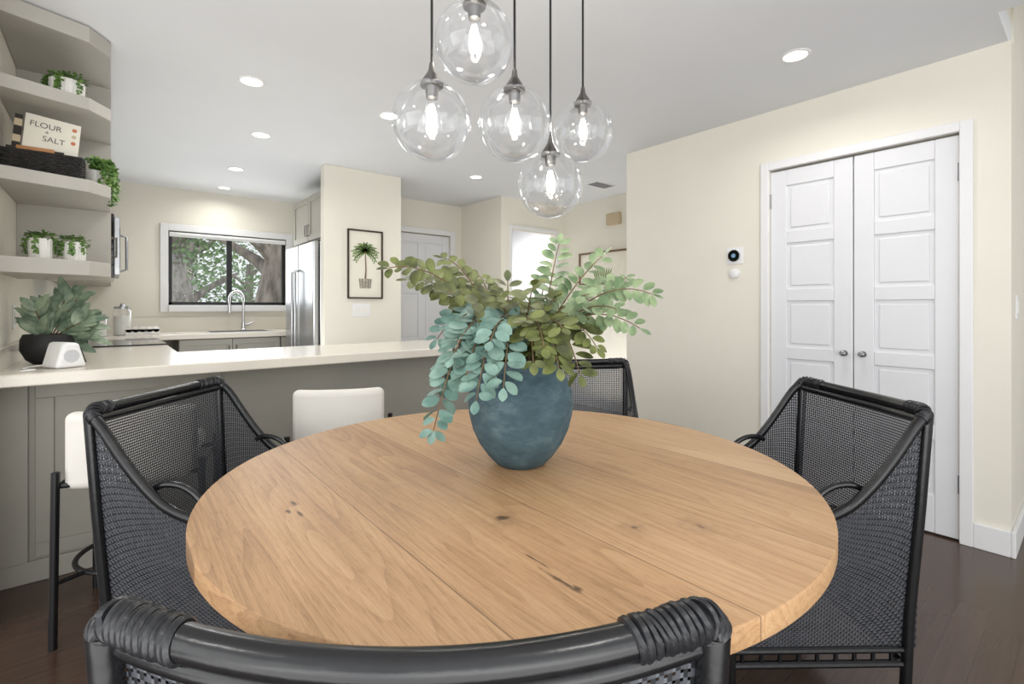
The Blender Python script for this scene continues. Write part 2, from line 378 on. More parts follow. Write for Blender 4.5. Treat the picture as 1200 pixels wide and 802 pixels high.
b.obj('roller_blind',M['plastic'],label='white roller blind rolled up above the kitchen window',category='blind')
# ---------------- doors
def door(name,w,h,rows,cols,T,knobx,m=M['doorw'],hinges=None):
    b=B(); st=.095; th=.035
    b.box(0,w,.012,th,.008,h,T=T)
    b.box(0,st,0,.014,.008,h,T=T); b.box(w-st,w,0,.014,.008,h,T=T)
    ph=(h-.2-.1-(rows-1)*.075)/rows; z=.2
    b.box(st,w-st,0,.014,.008,z,T=T)
    for i in range(rows):
        pw=(w-2*st-(cols-1)*.08)/cols
        for c in range(cols):
            x0=st+c*(pw+.08)
            b.box(x0+.022,x0+pw-.022,.004,.013,z+.022,z+ph-.022,T=T)
            if c<cols-1: b.box(x0+pw,x0+pw+.08,0,.014,z,z+ph,T=T)
        z2=z+ph; b.box(st,w-st,0,.014,z2,(z2+.075) if i<rows-1 else h,T=T); z=z2+.075
    o=b.obj(name,m,smooth=False,bevel=.004,kind='structure')
    k=B(); c=Vector((knobx,0,.905))
    k.tube([T@(c+V(0,0,0)),T@(c+V(0,-.005,0))],.017,20); k.tube([T@(c+V(0,-.005,0)),T@(c+V(0,-.026,0))],.006,12)
    k.tube([T@(c+V(0,-.022,0)),T@(c+V(0,-.030,0)),T@(c+V(0,-.040,0)),T@(c+V(0,-.046,0))],[.006,.0145,.015,.008],20)
    k.obj('knob',M['satin'],parent=o,label='round satin nickel knob')
    if hinges is not None:
        for hz in (.24,1.8):
            q=B(); q.cyl(T@V(hinges,-.004,hz),T@V(hinges,-.004,hz+.09),.007,n=10); q.obj('hinge',M['satin'],parent=o,label='nickel hinge')
    return o
def Tm(x,y,z,rz): return Matrix.Translation((x,y,z))@Matrix.Rotation(rz,4,'Z')
mid=(DY0+DY1)/2
door('door_1',DY1-mid-.005,2.03,5,1,Tm(3.262,DY1-.002,0,-math.pi/2),DY1-mid-.045,hinges=0.0)
door('door_2',mid-DY0-.005,2.03,5,1,Tm(3.262,mid-.002,0,-math.pi/2),.045,hinges=mid-DY0-.004)
door('door_3',EX1-EX0-.01,2.03,3,2,Tm(EX0+.005,5.12,0,0),EX1-EX0-.07)
# ---------------- ceiling lights
DL=[(.60,2.99),(.84,3.88),(.873,4.98),(.914,5.84),(2.7,3.82),(2.62,.968),(1.4,2.96),(3.9,5.3),(-1.2,.8),(.3,-.6)]
dl0=None
for i,(x,y) in enumerate(DL):
    if dl0 is None:
        dl0=thing('recessed_downlight','round white recessed downlight, lit, flush in the ceiling','ceiling light',(x,y,CEIL),group='recessed ceiling downlights')
        B().lathe([(.052,-.001),(.054,-.006),(.066,-.005),(.07,-.0005)],40).obj('trim_ring',M['plastic'],parent=dl0)
        B().lathe([(0,-.003),(.053,-.003)],32).obj('lens',M['lens'],parent=dl0)
    else: dup(dl0,(x,y,CEIL))
    l=bpy.data.lights.new('downlight_lamp','AREA'); l.shape='DISK'; l.size=.1; l.energy=5 if y<3.5 else 3.2; l.color=(1,.97,.93); l.spread=math.radians(160)
    lo=bpy.data.objects.new('downlight_lamp',l); lo.location=(x,y,CEIL-.012); sc.collection.objects.link(lo)
b=B(); b.box(-.15,.15,-.075,.075,-.008,0)
for i in range(6): b.box(-.13,.13,-.06+i*.022,-.053+i*.022,-.012,-.008,mi=1)
b.obj('ceiling_vent',[M['plastic'],M['ventgrey']],loc=(3.85,3.25,CEIL),smooth=False,label='rectangular slatted white ceiling vent',category='vent')
# ---------------- pendant cluster
pc=C(0,1.39,CEIL)
pl=thing('pendant_light','cluster pendant lamp with five clear glass globes on dark cords','pendant light',pc)
B().lathe([(0,0),(.24,0),(.24,-.02),(.22,-.03),(0,-.03)],48).obj('canopy',M['nickel'],parent=pl)
GL=[(506,143,1.24,.1),(556,50,1.24,.1),(603,146,1.33,.1),(683,155,1.63,.1),(645,217,1.5,.1)]
first=None
for (u,v,d,r) in GL:
    p=P(u,v,d)-pc
    e=[]
    if first is None:
        prof=[]
        for i in range(33):
            a=math.radians(16+(180-16)*i/32); prof.append((max(0,r*math.sin(a))*1.0,r*1.02*math.cos(a)))
        prof[-1]=(0,-r*1.02)
        g=B().lathe(prof,48).obj('glass_shade',M['glass'],parent=pl)
        k=B().lathe([(0,.15),(.006,.15),(.009,.13),(.016,.118),(.026,.103),(.03,.096),(.029,.09),(.018,.088),(.015,.06),(0,.058)],24).obj('socket',M['nickel'],parent=pl)
        bl=B().lathe([(.012,.062),(.014,.048),(.024,.022),(.03,0),(.028,-.016),(.018,-.028),(0,-.033)],24).obj('light_bulb',M['bglass'],parent=pl,label='clear glass bulb')
        fb=B()
        for kx in range(4):
            a=kx*math.pi/2; fb.tube([(.004*math.cos(a),.004*math.sin(a),.042),(.011*math.cos(a),.011*math.sin(a),.02),(.009*math.cos(a),.009*math.sin(a),-.012)],.0030,8)
        fl_=fb.obj('filament',M['bulb'],parent=pl,label='glowing filament')
        first=(g,k,bl,fl_)
    else:
        e=[x.copy() for x in first]
        for x in e: sc.collection.objects.link(x); x.parent=pl
    for x in (first if not e else e): x.location=p
    B().cyl((p.x,p.y,p.z+.145),(p.x,p.y,-.02),.0035,n=8).obj('cord',M['blackm'],parent=pl)
    l=bpy.data.lights.new('bulb_lamp','POINT'); l.energy=2.0; l.shadow_soft_size=.012; l.color=(1,.95,.88)
    lo=bpy.data.objects.new('bulb_lamp',l); lo.location=P(u,v,d)+V(0,0,0.01); sc.collection.objects.link(lo)
# ---------------- table
TC=C(0,TD,0)
tb=thing('dining_table','round light oak dining table with wide planks and natural knots','dining table',TC)
B().lathe([(0,.714),(TR-.004,.714),(TR-.001,.715),(TR,.717),(TR,.748),(TR-.0008,.7495),(TR-.0025,.75),(0,.75)],200).obj('table_top',M['oak'],parent=tb,angle=50)
B().lathe([(0,.0),(.27,0),(.27,.03),(.16,.07),(.11,.16),(.10,.4),(.13,.6),(.24,.70),(.24,.714),(0,.714)],48).obj('pedestal',M['oak'],parent=tb)
# ---------------- vase + plant
VP=C(.023,1.31,.751)
v=thing('vase','weathered blue-grey clay vase on the oak table','vase',VP)
prof=[(0,0),(.060,0),(.067,.004),(.088,.026),(.111,.058),(.128,.095),(.138,.135),(.141,.165),(.138,.195),(.130,.220),(.117,.241),(.105,.255),(.100,.264),(.103,.272),(.107,.276),(.103,.281),(.094,.276),(.094,.265),(.11,.235),(.125,.19),(.12,.1),(.06,.02),(0,.015)]
B().lathe(prof,64).obj('vase_body',M['vase'],parent=v,angle=70)
pt=thing('leafy_branches','faux leafy branches with round green and teal leaves','plant',VP+V(0,0,.02))
BR=[
(456,314,1.10,.10,0),(478,328,1.2,.08,0),(560,322,1.42,.06,0),(520,303,1.3,.08,0),(595,330,1.25,.05,0),(525,342,1.05,.06,0),
(655,286,1.33,.02,2),(706,300,1.22,.04,2),(764,345,1.22,.10,2),(750,385,1.16,.09,2),(735,325,1.45,.05,2),(690,345,1.1,.05,2),(640,322,1.42,.03,2),(722,362,1.14,.07,2),
(508,505,1.06,.22,1),(558,470,1.03,.17,1),(512,462,1.14,.18,1),(530,418,1.08,.12,1),(590,455,1.03,.14,1),(530,385,1.15,.10,1),(512,398,1.2,.12,1),(575,400,1.05,.09,1),(545,445,1.06,.15,1),
(625,335,1.12,.04,0),(680,440,1.10,.13,0),(638,408,1.03,.10,0),(600,350,1.5,.05,0),(700,408,1.13,.1,0),(580,348,1.12,.05,0),(660,385,1.06,.07,0),(650,350,1.15,.04,0),(620,375,1.05,.06,0),(655,432,1.05,.12,0),(625,425,1.06,.13,0)]
lm=['lgreen','lteal','lgray']
for (u,vv,d,arch,col) in BR:
    b=B(); end=P(u,vv,d)-(VP+V(0,0,.02))
    mouth=V(0,0,.245)+V(end.x,end.y,0).normalized()*random.uniform(.03,.065)
    root=V(0,0,.03)
    pts=[root,mouth]; n=16
    c1=mouth+V(end.x*.15,end.y*.15,.06+arch*.7); c2=mouth.lerp(end,.62)+V(0,0,arch*1.25)
    for i in range(1,n+1):
        t=i/n; q=mouth*(1-t)**3+c1*3*t*(1-t)**2+c2*3*t*t*(1-t)+end*t**3; pts.append(q)
    b.tube(pts,[.003]*2+[.003-.0018*i/n for i in range(1,n+1)],6,mi=1)
    cur=pts[1:]; Ls=[0]
    for p,q in zip(cur,cur[1:]): Ls.append(Ls[-1]+(q-p).length)
    s_=max(.02,Ls[-1]*.12); step=.0225
    up0=V(-.32+random.uniform(-.3,.3),-.45+random.uniform(-.3,.3),.65)
    wf=.60 if col!=1 else .70
    while s_<Ls[-1]:
        for i in range(len(cur)-1):
            if Ls[i+1]>=s_: break
        t=(s_-Ls[i])/(Ls[i+1]-Ls[i]+1e-9); p=cur[i].lerp(cur[i+1],t); tg=(cur[i+1]-cur[i]).normalized()
        up=(up0+V(random.uniform(-.25,.25),random.uniform(-.25,.25),0)).normalized()
        side=tg.cross(up).normalized()
        f=s_/Ls[-1]; sz=(.046 if f<.8 else .046-.065*(f-.8))*random.uniform(.82,1.12)
        for sg in (-1,1):
            dd=(side*sg*1.0+tg*random.uniform(.35,.65)+V(0,0,random.uniform(-.25,.12))).normalized()
            nn=(up+side*sg*random.uniform(-.35,.35)+V(random.uniform(-.3,.3),random.uniform(-.3,.3),0)).normalized()
            b.leaf(p+dd*.004,dd,nn,sz,sz*wf,0,fold=random.uniform(0,.3),pk=.54,curl=random.uniform(-.05,.25),rnd=.56)
        s_+=step
    b.leaf(cur[-1],(cur[-1]-cur[-2]),V(-.2,-.3,.8),.03,.020,0)
    b.obj('branch',[M[lm[col]],M['stem']],parent=pt,recalc=False,angle=180,label=('green','teal','sage')[col]+' leafed branch')
# ---------------- dining chair
def lerp(a,b,t): return a+(b-a)*t
def catmull(ps,m=6):
    ps=[Vector(p) for p in ps]; out=[]
    for i in range(len(ps)-1):
        p0=ps[max(i-1,0)];p1=ps[i];p2=ps[i+1];p3=ps[min(i+2,len(ps)-1)]
        for k in range(m):
            t=k/m; out.append(.5*((2*p1)+(p2-p0)*t+(2*p0-5*p1+4*p2-p3)*t*t+(3*p1-p0-3*p2+p3)*t**3))
    out.append(ps[-1]); return out
ch=thing('dining_chair','black rattan dining chair angled toward the table near white closet doors','chair',(0,0,0),group='black rattan dining chairs')
ZT=.882; R=.0155; HW=.282
def toprail(t):
    x=lerp(-HW,HW,t); k=1-(2*t-1)**2; e=max(0,abs(2*t-1)-.93)/.07
    return V(x,-.28-.052*k+.006*e*e,ZT-.012*k-.012*e*e)
B().tube([toprail(i/40) for i in range(41)],R,18).obj('top_rail',M['black'],parent=ch)
B().tube([toprail(.03+.94*i/40)+V(0,.006,-.0255) for i in range(41)],.0125,12).obj('back_rail',M['black'],parent=ch)
rw=random.Random(9)
for sg in (-1,1):
    path=catmull([(sg*HW,-.28,ZT-.012),(sg*.288,-.245,.835),(sg*.289,-.185,.748),(sg*.287,-.125,.672),(sg*.284,-.06,.612),(sg*.280,.03,.574),(sg*.276,.14,.556),(sg*.270,.22,.530),(sg*.265,.256,.46)])
    B().tube(path,R*.9,14).obj('armrest',M['black'],parent=ch)
    B().tube([(sg*HW,-.285,ZT-.012),(sg*.276,-.268,.6),(sg*.268,-.245,.3),(sg*.262,-.235,0)],R*.95,14).obj('leg',M['black'],parent=ch)
    B().tube([(sg*.265,.258,.47),(sg*.263,.258,.3),(sg*.262,.258,0)],R*.95,14).obj('leg',M['black'],parent=ch)
    B().tube(catmull([(sg*.262,-.12,.655),(sg*.258,-.085,.668),(sg*.255,-.035,.660),(sg*.254,.01,.625),(sg*.254,.035,.565),(sg*.254,.04,.50),(sg*.252,.03,.43)]),.009,10).obj('arm_brace',M['black'],parent=ch,label='curved rattan brace under the arm')
    def sf(u,v,sg=sg,path=path):
        y=-.270+u*.525; z=path[-1].z
        for p,q in zip(path,path[1:]):
            if p.y<=y<=q.y: z=lerp(p.z,q.z,(y-p.y)/(q.y-p.y+1e-9)); break
        zz=lerp(.21,z-.004,v); yy=y-.008*v*(1-u)
        return V(sg*lerp(.262,.284,v),yy,zz)
    B().sheet(sf,30,10,.54,.5).obj('side_panel',M['cane'],parent=ch,recalc=False,label='woven grey-black cane side panel')
    b=B()
    def ringat(p,tg,rr,w=.0022,tl=.004):
        n1=tg.cross(V(.1,.3,1)).normalized(); n2=tg.cross(n1)
        b.tube([p+(n1*math.cos(a)+n2*math.sin(a))*rr+tg*tl*math.sin(a+tl*90) for a in [2*math.pi*j/24 for j in range(24)]],w,6,closed=True)
    tt=.004
    while tt<.145:
        w_=rw.uniform(.0028,.0046); tt+=w_*.95/(2*HW)*1.0
        t=tt if sg<0 else 1-tt; p=toprail(t); tg=(toprail(t+.001)-p).normalized(); ringat(p,tg,R+.0002+rw.uniform(-.0004,.0006),w_,rw.uniform(.002,.006)); tt+=w_*.75/(2*HW)
    for i in range(9):
        p=path[0].lerp(path[6],.08+i/8*.30); tg=(path[6]-path[0]).normalized(); ringat(p,tg,R-.0010,rw.uniform(.0024,.0034),rw.uniform(.001,.005))
    # fan of strips wrapped over the corner
    for i in range(5):
        a=math.radians(-18+i*22); dirv=V(sg*math.cos(a),0,-math.sin(a)) if False else V(sg*math.sin(a),.15,math.cos(a)).normalized()
        ringat(V(sg*(HW-.001),-.281,ZT-.012),V(dirv.z*sg,.1,-dirv.x*sg).normalized(),R+.0004,.0028,.001)
    b.lathe([(0,.0165),(.009,.0145),(.0145,.008),(.0165,0),(.0145,-.01),(0,-.017)],16,c=(sg*(HW+.001),-.278,ZT-.011))
    b.obj('binding',M['bind'],parent=ch,label='wrapped rattan strip binding')
def bf(u,v):
    tp=toprail(u); bt=V(lerp(-.262,.262,u),-.236-.015*(1-(2*u-1)**2),.21); return bt.lerp(tp,v)
B().sheet(bf,20,14,.57,.68).obj('back_panel',M['cane'],parent=ch,recalc=False,label='woven grey-black cane back panel')
b=B()
b.box(-.25,.25,-.225,.245,.395,.415)
b.tube([(-.245,.24,.415),(.245,.24,.415)],.013); b.tube([(-.243,-.22,.415),(-.243,.24,.415)],.012);b.tube([(.243,-.22,.415),(.243,.24,.415)],.012)
b.obj('seat_frame',M['black'],parent=ch)
B().sheet(lambda u,v:V(lerp(-.24,.24,u),lerp(-.22,.24,v),.428-.006*math.sin(math.pi*u)*math.sin(math.pi*v)),8,8,.5,.5).obj('seat',M['cane'],parent=ch,recalc=False,label='woven cane seat')
b=B()
for z in (.205,.165):
    c=[(-.262,-.24,z),(.262,-.24,z),(.262,.26,z),(-.262,.26,z)]
    for i in range(4): b.tube([c[i],c[(i+1)%4]],.0105,10)
for i in range(9):
    y=-.2+i*.053
    for sg in (-1,1): b.cyl((sg*.262,y,.165),(sg*.262,y,.205),.006,n=8)
for i in range(9):
    x=-.21+i*.0525
    for y in (-.24,.26): b.cyl((x,y,.165),(x,y,.205),.006,n=8)
b.obj('stretcher',M['black'],parent=ch)
B().sheet(lambda u,v:V(lerp(-.26,.26,u),.260,lerp(.21,.42,v)),8,4,.52,.21).obj('front_panel',M['cane'],parent=ch,recalc=False)
def place_chair(o,lat,dep,face):
    p=C(lat,dep,0); d=C(math.sin(face),math.cos(face),0); rz=math.atan2(-d.x,d.y)
    o.location=(p.x,p.y,0); o.rotation_euler=(0,0,rz)
place_chair(ch,1.15-.285,1.63,math.radians(-90-1))
c2=dup(ch,(0,0,0)); place_chair(c2,-1.165+.28,1.63,math.radians(90+2)); c2['label']='black rattan dining chair beside the white counter stools'
c3=dup(ch,(0,0,0)); place_chair(c3,-.095,.455+.28,math.radians(0)); c3['label']='black rattan dining chair with its back turned, bound corner joints'
c4=dup(ch,(0,0,0)); place_chair(c4,.325,2.6-.28,math.radians(180)); c4['label']='black rattan dining chair behind the leafy vase'
# ---------------- stools
st=thing('counter_stool','white upholstered low-back counter stool with black metal legs','stool',(.11,2.42,0),rz=math.radians(-15),group='white counter stools')
b=B(); n=10; poly=[]
for i in range(n+1):
    t=-1+2*i/n; poly.append((.205*t,-.20-.02*(1-t*t)+.02*abs(t)**4))
poly2=[(x*.88,y+.055) for x,y in poly][::-1]
b.prism(poly+poly2,.53,.80); b.obj('backrest',M['stool'],parent=st,bevel=.026,seg=5)
B().box(-.175,.175,-.17,.20,.56,.635).obj('seat',M['stool'],parent=st,bevel=.028,seg=4)
for sx in (-1,1):
    for sy in (-1,1):
        B().tube([(sx*.218,sy*.205,0),(sx*.214,sy*.195,.60)],.0125,12).obj('leg',M['blackm'],parent=st)
b=B(); b.tube([(-.21,-.185,.55),(-.21,.19,.55),(.21,.19,.55),(.21,-.185,.55)],.009,10,closed=True); b.obj('seat_frame',M['blackm'],parent=st)
b=B(); b.tube([V(.215*math.cos(a)*1.0,.20*math.sin(a),.22) for a in [2*math.pi*j/40 for j in range(40)]],.009,8,closed=True)
for sx in (-1,1):
    for sy in (-1,1): b.tube([(sx*.217,sy*.203,.22),(sx*.15,sy*.145,.22)],.008,8)
b.obj('footrest',M['blackm'],parent=st)
dup(st,(.875,2.35,0),math.radians(-27),'white upholstered counter stool tucked at the breakfast bar')
# ---------------- breakfast bar
BZ=.91
def shaker(b,x0,x1,z0,z1,y,rail=.06,t=.012):
    b.box(x0,x1,y-t,y,z0,z0+rail); b.box(x0,x1,y-t,y,z1-rail,z1); b.box(x0,x0+rail,y-t,y,z0+rail,z1-rail); b.box(x1-rail,x1,y-t,y,z0+rail,z1-rail)
bar=thing('breakfast_bar','greige panelled breakfast bar base under a stone counter','kitchen island',(0,0,0))
b=B(); b.box(XC,2.08,2.9,3.36,0,.858); b.obj('body',M['grey'],parent=bar,smooth=False)
b=B(); shaker(b,XL+.11,.44,.1,.84,2.9)
b.obj('front_panel',M['grey'],parent=bar,smooth=False,bevel=.003)
B().box(XC,2.08,2.885,2.9,0,.09).obj('plinth',M['grey'],parent=bar,smooth=False,bevel=.003)
B().box(XC,XL+.09,2.88,2.9,.09,.858).obj('corner_post',M['grey'],parent=bar,smooth=False,bevel=.003)
b=B(); b.prism([(XC,2.66),(2.06,2.66),(2.12,2.72),(2.12,3.4),(.3,3.4),(.3,4.09),(XC,4.09)],.86,BZ)
wt=b.obj('worktop',M['stone'],bevel=.006,label='light cream quartz worktop over the breakfast bar',category='worktop')
def cab_x(name,label,y0,y1,z0,z1,xf,xb=XC,up=False,nd=2):
    e=thing(name,label,'cabinet',(0,0,0))
    b=B(); b.box(xb,xf-.02,y0,y1,z0 if up else .1,z1)
    if not up: b.box(xb,xf-.08,y0,y1,0,.1)
    b.obj('body',M['grey'],parent=e,smooth=False)
    w=(y1-y0)/nd
    for i in range(nd):
        b=B(); a=y0+i*w+.003; c=a+w-.006; zz0=(z0 if up else .12)
        b.box(xf-.02,xf-.008,a,c,zz0+.003,z1-.003)
        for q in ((a,c,zz0+.003,zz0+.06),(a,c,z1-.06,z1-.003),(a,a+.055,zz0+.06,z1-.06),(c-.055,c,zz0+.06,z1-.06)): b.box(xf-.008,xf,q[0],q[1],q[2],q[3])
        d=b.obj('door',M['grey'],parent=e,smooth=False,bevel=.002)
        hy=c-.03 if i%2==0 else a+.03; hz=(zz0+.1) if up else z1-.2
        B().tube([(xf,hy,hz),(xf+.025,hy,hz),(xf+.025,hy,hz+.11),(xf,hy,hz+.11)],.005,8).obj('handle',M['nickel'],parent=d,label='nickel bar handle')
    return e
cab_x('base_cabinet','greige shaker base cabinet beside the range',3.42,4.08,.1,.858,.27)
cab_x('base_cabinet','greige shaker base cabinet in the kitchen corner',4.88,5.5,.1,.858,.27)
cab_x('upper_cabinet','greige shaker wall cabinet behind the open shelves',3.42,4.08,1.37,2.415,.0,up=True)
cab_x('upper_cabinet','greige shaker wall cabinet beyond the microwave',4.88,6.18,1.37,2.415,.0,up=True,nd=3)
def cab_y(name,label,x0,x1,yf,yb,nd=2):
    e=thing(name,label,'cabinet',(0,0,0))
    b=B(); b.box(x0,x1,yf+.02,yb,.1,.858); b.box(x0,x1,yf+.08,yb,0,.1); b.obj('body',M['grey'],parent=e,smooth=False)
    w=(x1-x0)/nd
    for i in range(nd):
        a=x0+i*w+.003;c=a+w-.006; b=B(); b.box(a,c,yf+.008,yf+.02,.12,.85); shaker(b,a,c,.12,.85,yf+.008,.055,.008)
        d=b.obj('door',M['grey'],parent=e,smooth=False,bevel=.002); hx=c-.03 if i%2==0 else a+.03
        B().tube([(hx,yf,.66),(hx,yf-.025,.66),(hx,yf-.025,.78),(hx,yf,.78)],.005,8).obj('handle',M['nickel'],parent=d,label='nickel bar handle')
    return e
cab_y('base_cabinet','greige shaker sink cabinet under the window',.5,1.4,5.6,6.18)
cab_y('base_cabinet','greige shaker base cabinet beside the refrigerator',1.41,2.04,5.6,6.18,1)
b=B(); b.prism([(XC,4.87),(.3,4.87),(.3,5.56),(2.05,5.56),(2.05,6.195),(XC,6.195)],.86,BZ)
wt2=b.obj('worktop',M['stone'],bevel=.006,label='light cream quartz worktop below the kitchen window',category='worktop')
b=B(); b.box(XL+.02,2.05,6.17,6.195,BZ,1.06); b.box(XC,XL+.02,4.87,6.195,BZ,1.06); b.obj('backsplash',M['stone'],parent=wt2,smooth=False)
b=B(); b.box(XC,XL+.02,2.7,4.09,BZ,1.0); b.obj('backsplash',M['stone'],parent=wt,smooth=False)
b=B(); b.box(.75,1.35,5.68,6.05,BZ+.0002,BZ+.004)
sk=b.obj('sink',M['steel'],smooth=False,label='stainless steel kitchen sink set in the worktop',category='sink')
B().box(.78,1.32,5.71,6.02,BZ+.0041,BZ+.0046).obj('basin_shade',M['sinkshade'],parent=sk,smooth=False)  # thin dark sheet paints the shaded recess; no hole is cut
fa=thing('kitchen_faucet','tall chrome gooseneck kitchen faucet behind the sink','faucet',(1.14,6.10,BZ))
pth=[V(0,0,.0),V(0,0,.1),V(0,0,.22),V(0,0,.32)]
for i in range(1,13):
    a=math.pi*i/12; pth.append(V(-.075+.075*math.cos(a),-.04*(1-math.cos(a)),.34+.09*math.sin(a)))
pth.append(V(-.15,-.085,.26))
B().tube(pth,.013,14).obj('spout',M['chrome'],parent=fa)
B().tube([V(-.15,-.085,.29),V(-.15,-.086,.20)],.018,14).obj('spray_head',M['chrome'],parent=fa)
B().lathe([(0,0),(.03,0),(.03,.012),(.022,.02),(.02,.09),(0,.09)],24).obj('base',M['chrome'],parent=fa)
B().tube([(.015,0,.06),(.05,0,.065),(.10,0,.09)],[.012,.009,.006],10).obj('lever',M['chrome'],parent=fa)
rg=thing('range','black glass-top range with stainless front','stove',(0,4.48,0))
B().box(XL+.01,.27,-.375,.375,.02,.895).obj('body',M['steel'],parent=rg,smooth=False,bevel=.004)
B().box(XL+.01,.30,-.378,.378,.895,.918).obj('cooktop',M['darkglass'],parent=rg,smooth=False,bevel=.004,label='black glass cooktop')
B().box(.27,.30,-.36,.36,.25,.74).obj('oven_door',M['darkglass'],parent=rg,smooth=False,bevel=.004)
B().tube([(.30,-.3,.78),(.345,-.3,.78),(.345,.3,.78),(.30,.3,.78)],.011,10).obj('handle',M['steel'],parent=rg)
for i in range(5): B().cyl((.27,-.28+i*.14,.85),(.315,-.28+i*.14,.85),.02,n=20).obj('knob',M['blackm'],parent=rg)
mw=thing('microwave','black and stainless over-range microwave under the wall cabinets','microwave',(0,4.48,1.36))
B().box(XL+.01,.015,-.375,.375,0,.42).obj('body',M['darkglass'],parent=mw,smooth=False,bevel=.004)
B().box(.015,.045,-.37,.2,.02,.40).obj('door',M['steel'],parent=mw,smooth=False,bevel=.004)
B().box(.0455,.048,-.32,.13,.07,.34).obj('door_window',M['darkglass'],parent=mw,smooth=False)
B().tube([(.04,.17,.07),(.09,.17,.09),(.09,.17,.33),(.04,.17,.35)],.010,10).obj('handle',M['steel'],parent=mw)
B().box(XC,.0,-.375,.375,.421,1.05).obj('cabinet_above',M['grey'],parent=mw,smooth=False,bevel=.003,label='greige cabinet box above')
fg=thing('refrigerator','stainless steel side-by-side refrigerator beside the white wall','refrigerator',(1.38,4.88,0))
B().box(.06,.66,-.44,.44,.03,1.76).obj('body',M['steel'],parent=fg,smooth=False,bevel=.006)
B().box(0,.058,-.44,-.005,.06,1.76).obj('door',M['steel'],parent=fg,smooth=False,bevel=.012)
B().box(0,.058,.005,.44,.06,1.76).obj('door',M['steel'],parent=fg,smooth=False,bevel=.012)
for y in (-.05,.05): B().tube([(0,y,.5),(-.045,y,.52),(-.045,y,1.5),(0,y,1.52)],.012,10).obj('handle',M['steel'],parent=fg)
e=thing('upper_cabinet','greige cabinet mounted above the refrigerator','cabinet',(0,0,0))
B().box(1.50,2.05,4.405,5.4,1.80,2.25).obj('body',M['grey'],parent=e,smooth=False)
for a in (4.415,4.91):
    b=B(); b.box(1.485,1.50,a,a+.485,1.81,2.24)
    for q in ((a,a+.485,1.81,1.865),(a,a+.485,2.185,2.24),(a,a+.055,1.865,2.185),(a+.43,a+.485,1.865,2.185)): b.box(1.477,1.485,*q)
    d=b.obj('door',M['grey'],parent=e,smooth=False,bevel=.002)
    hy=a+.455 if a<4.5 else a+.03
    B().tube([(1.477,hy,1.86),(1.455,hy,1.86),(1.455,hy,1.96),(1.477,hy,1.96)],.005,8).obj('handle',M['nickel'],parent=d,label='nickel bar handle')
# ---------------- open shelves
PY=3.41
sh=thing('open_shelf_unit','greige open wall shelves at the end of the kitchen cabinets','shelf',(0,0,0))
pol=[(XL+.001,2.76),(-.075,2.86),(0,2.97),(0,PY),(XL+.001,PY)]
for z0,z1 in ((2.345,2.415),(2.045,2.10),(1.68,1.735),(1.31,1.375)):
    B().prism(pol,z0,z1).obj('shelf_board',M['shelf'],parent=sh,bevel=.003,smooth=False)
B().box(XL+.001,0,PY-.012,PY,1.31,2.415).obj('back_panel',M['shelf'],parent=sh,smooth=False)
def shelf_pot(label,x,y,z,r,h,trail=.04,nlv=260,nt=7):
    e=thing('potted_succulent',label,'plant',(x,y,z))
    B().lathe([(0,0),(r*.86,0),(r*.95,.006),(r,h*.95),(r*.97,h),(r*.9,h),(r*.88,h*.85),(0,h*.85)],96,flute=.035,fn=20).obj('pot',M['ceramic'],parent=e,angle=60,label='ribbed white ceramic pot')
    b=B()
    for i in range(nlv):
        a=random.uniform(0,6.28); rr=r*random.uniform(.1,1.18)
        zz=h+.02*random.random()+.008-(.0 if rr<r else random.uniform(0,trail))
        p=V(math.cos(a)*rr,math.sin(a)*rr,zz); d=V(math.cos(a),math.sin(a),random.uniform(-.4,.6)); b.leaf(p,d,V(random.uniform(-.4,.4),random.uniform(-.4,.4),1),random.uniform(.012,.019),.011,0,fold=.4)
    for k in range(nt):
        a=random.uniform(2.6,6.4); p=V(math.cos(a)*r,math.sin(a)*r,h+.01)
        for j in range(9):
            for q in range(3): b.leaf(p,V(random.uniform(-1,1),random.uniform(-1,1),random.uniform(-1,.3)),V(math.cos(a),math.sin(a),.2),.016,.010,0,fold=.3)
            p=p+V(math.cos(a)*.004 if j<3 else 0,math.sin(a)*.004 if j<3 else 0,-.009*random.uniform(.6,1.2))
    b.obj('foliage',M['lsmall'],parent=e,recalc=False,angle=180,label='trailing green succulent leaves')
    return e
shelf_pot('green succulent in ribbed white pot on the top shelf',-.155,3.0,2.101,.062,.095,nlv=220)
shelf_pot('green succulent in small ribbed white pot on the lowest shelf',-.24,2.98,1.376,.040,.095,nlv=150,nt=5)
shelf_pot('green succulent in small ribbed white pot beside another pot',-.13,3.01,1.376,.040,.09,nlv=150,nt=4)
bk=thing('woven_basket','low black woven wicker basket on the middle shelf','basket',(-.225,2.95,1.736))
b=B()
for i in range(9):
    z=.008+i*.0105; s=1+.02*i/6
    pts=[]
    for k in range(48):
        a=2*math.pi*k/48; cx=max(-1,min(1,1.35*math.cos(a))); cy=max(-1,min(1,1.35*math.sin(a)))
        pts.append(V(cx*.125*s,cy*.07*s,z)+V(math.cos(a),math.sin(a),0)*(.0025*(-1)**(k+i)))
    b.tube(pts,.0058,6,closed=True)
b.box(-.12,.12,-.065,.065,0,.006)
b.obj('basket_body',M['wicker'],parent=bk)
def text_obj(txt,size,parent,m,loc,rot,align='LEFT'):
    cu=bpy.data.curves.new('t','FONT'); cu.body=txt; cu.size=size; cu.extrude=.0003; cu.align_x=align
    o=bpy.data.objects.new('t',cu); sc.collection.objects.link(o); bpy.context.view_layer.update()
    me=bpy.data.meshes.new_from_object(o.evaluated_get(bpy.context.evaluated_depsgraph_get())); bpy.data.objects.remove(o)
    me.materials.clear(); me.materials.append(m)
    n=bpy.data.objects.new('lettering',me); sc.collection.objects.link(n); n.parent=parent; n.location=loc; n.rotation_euler=rot; return n
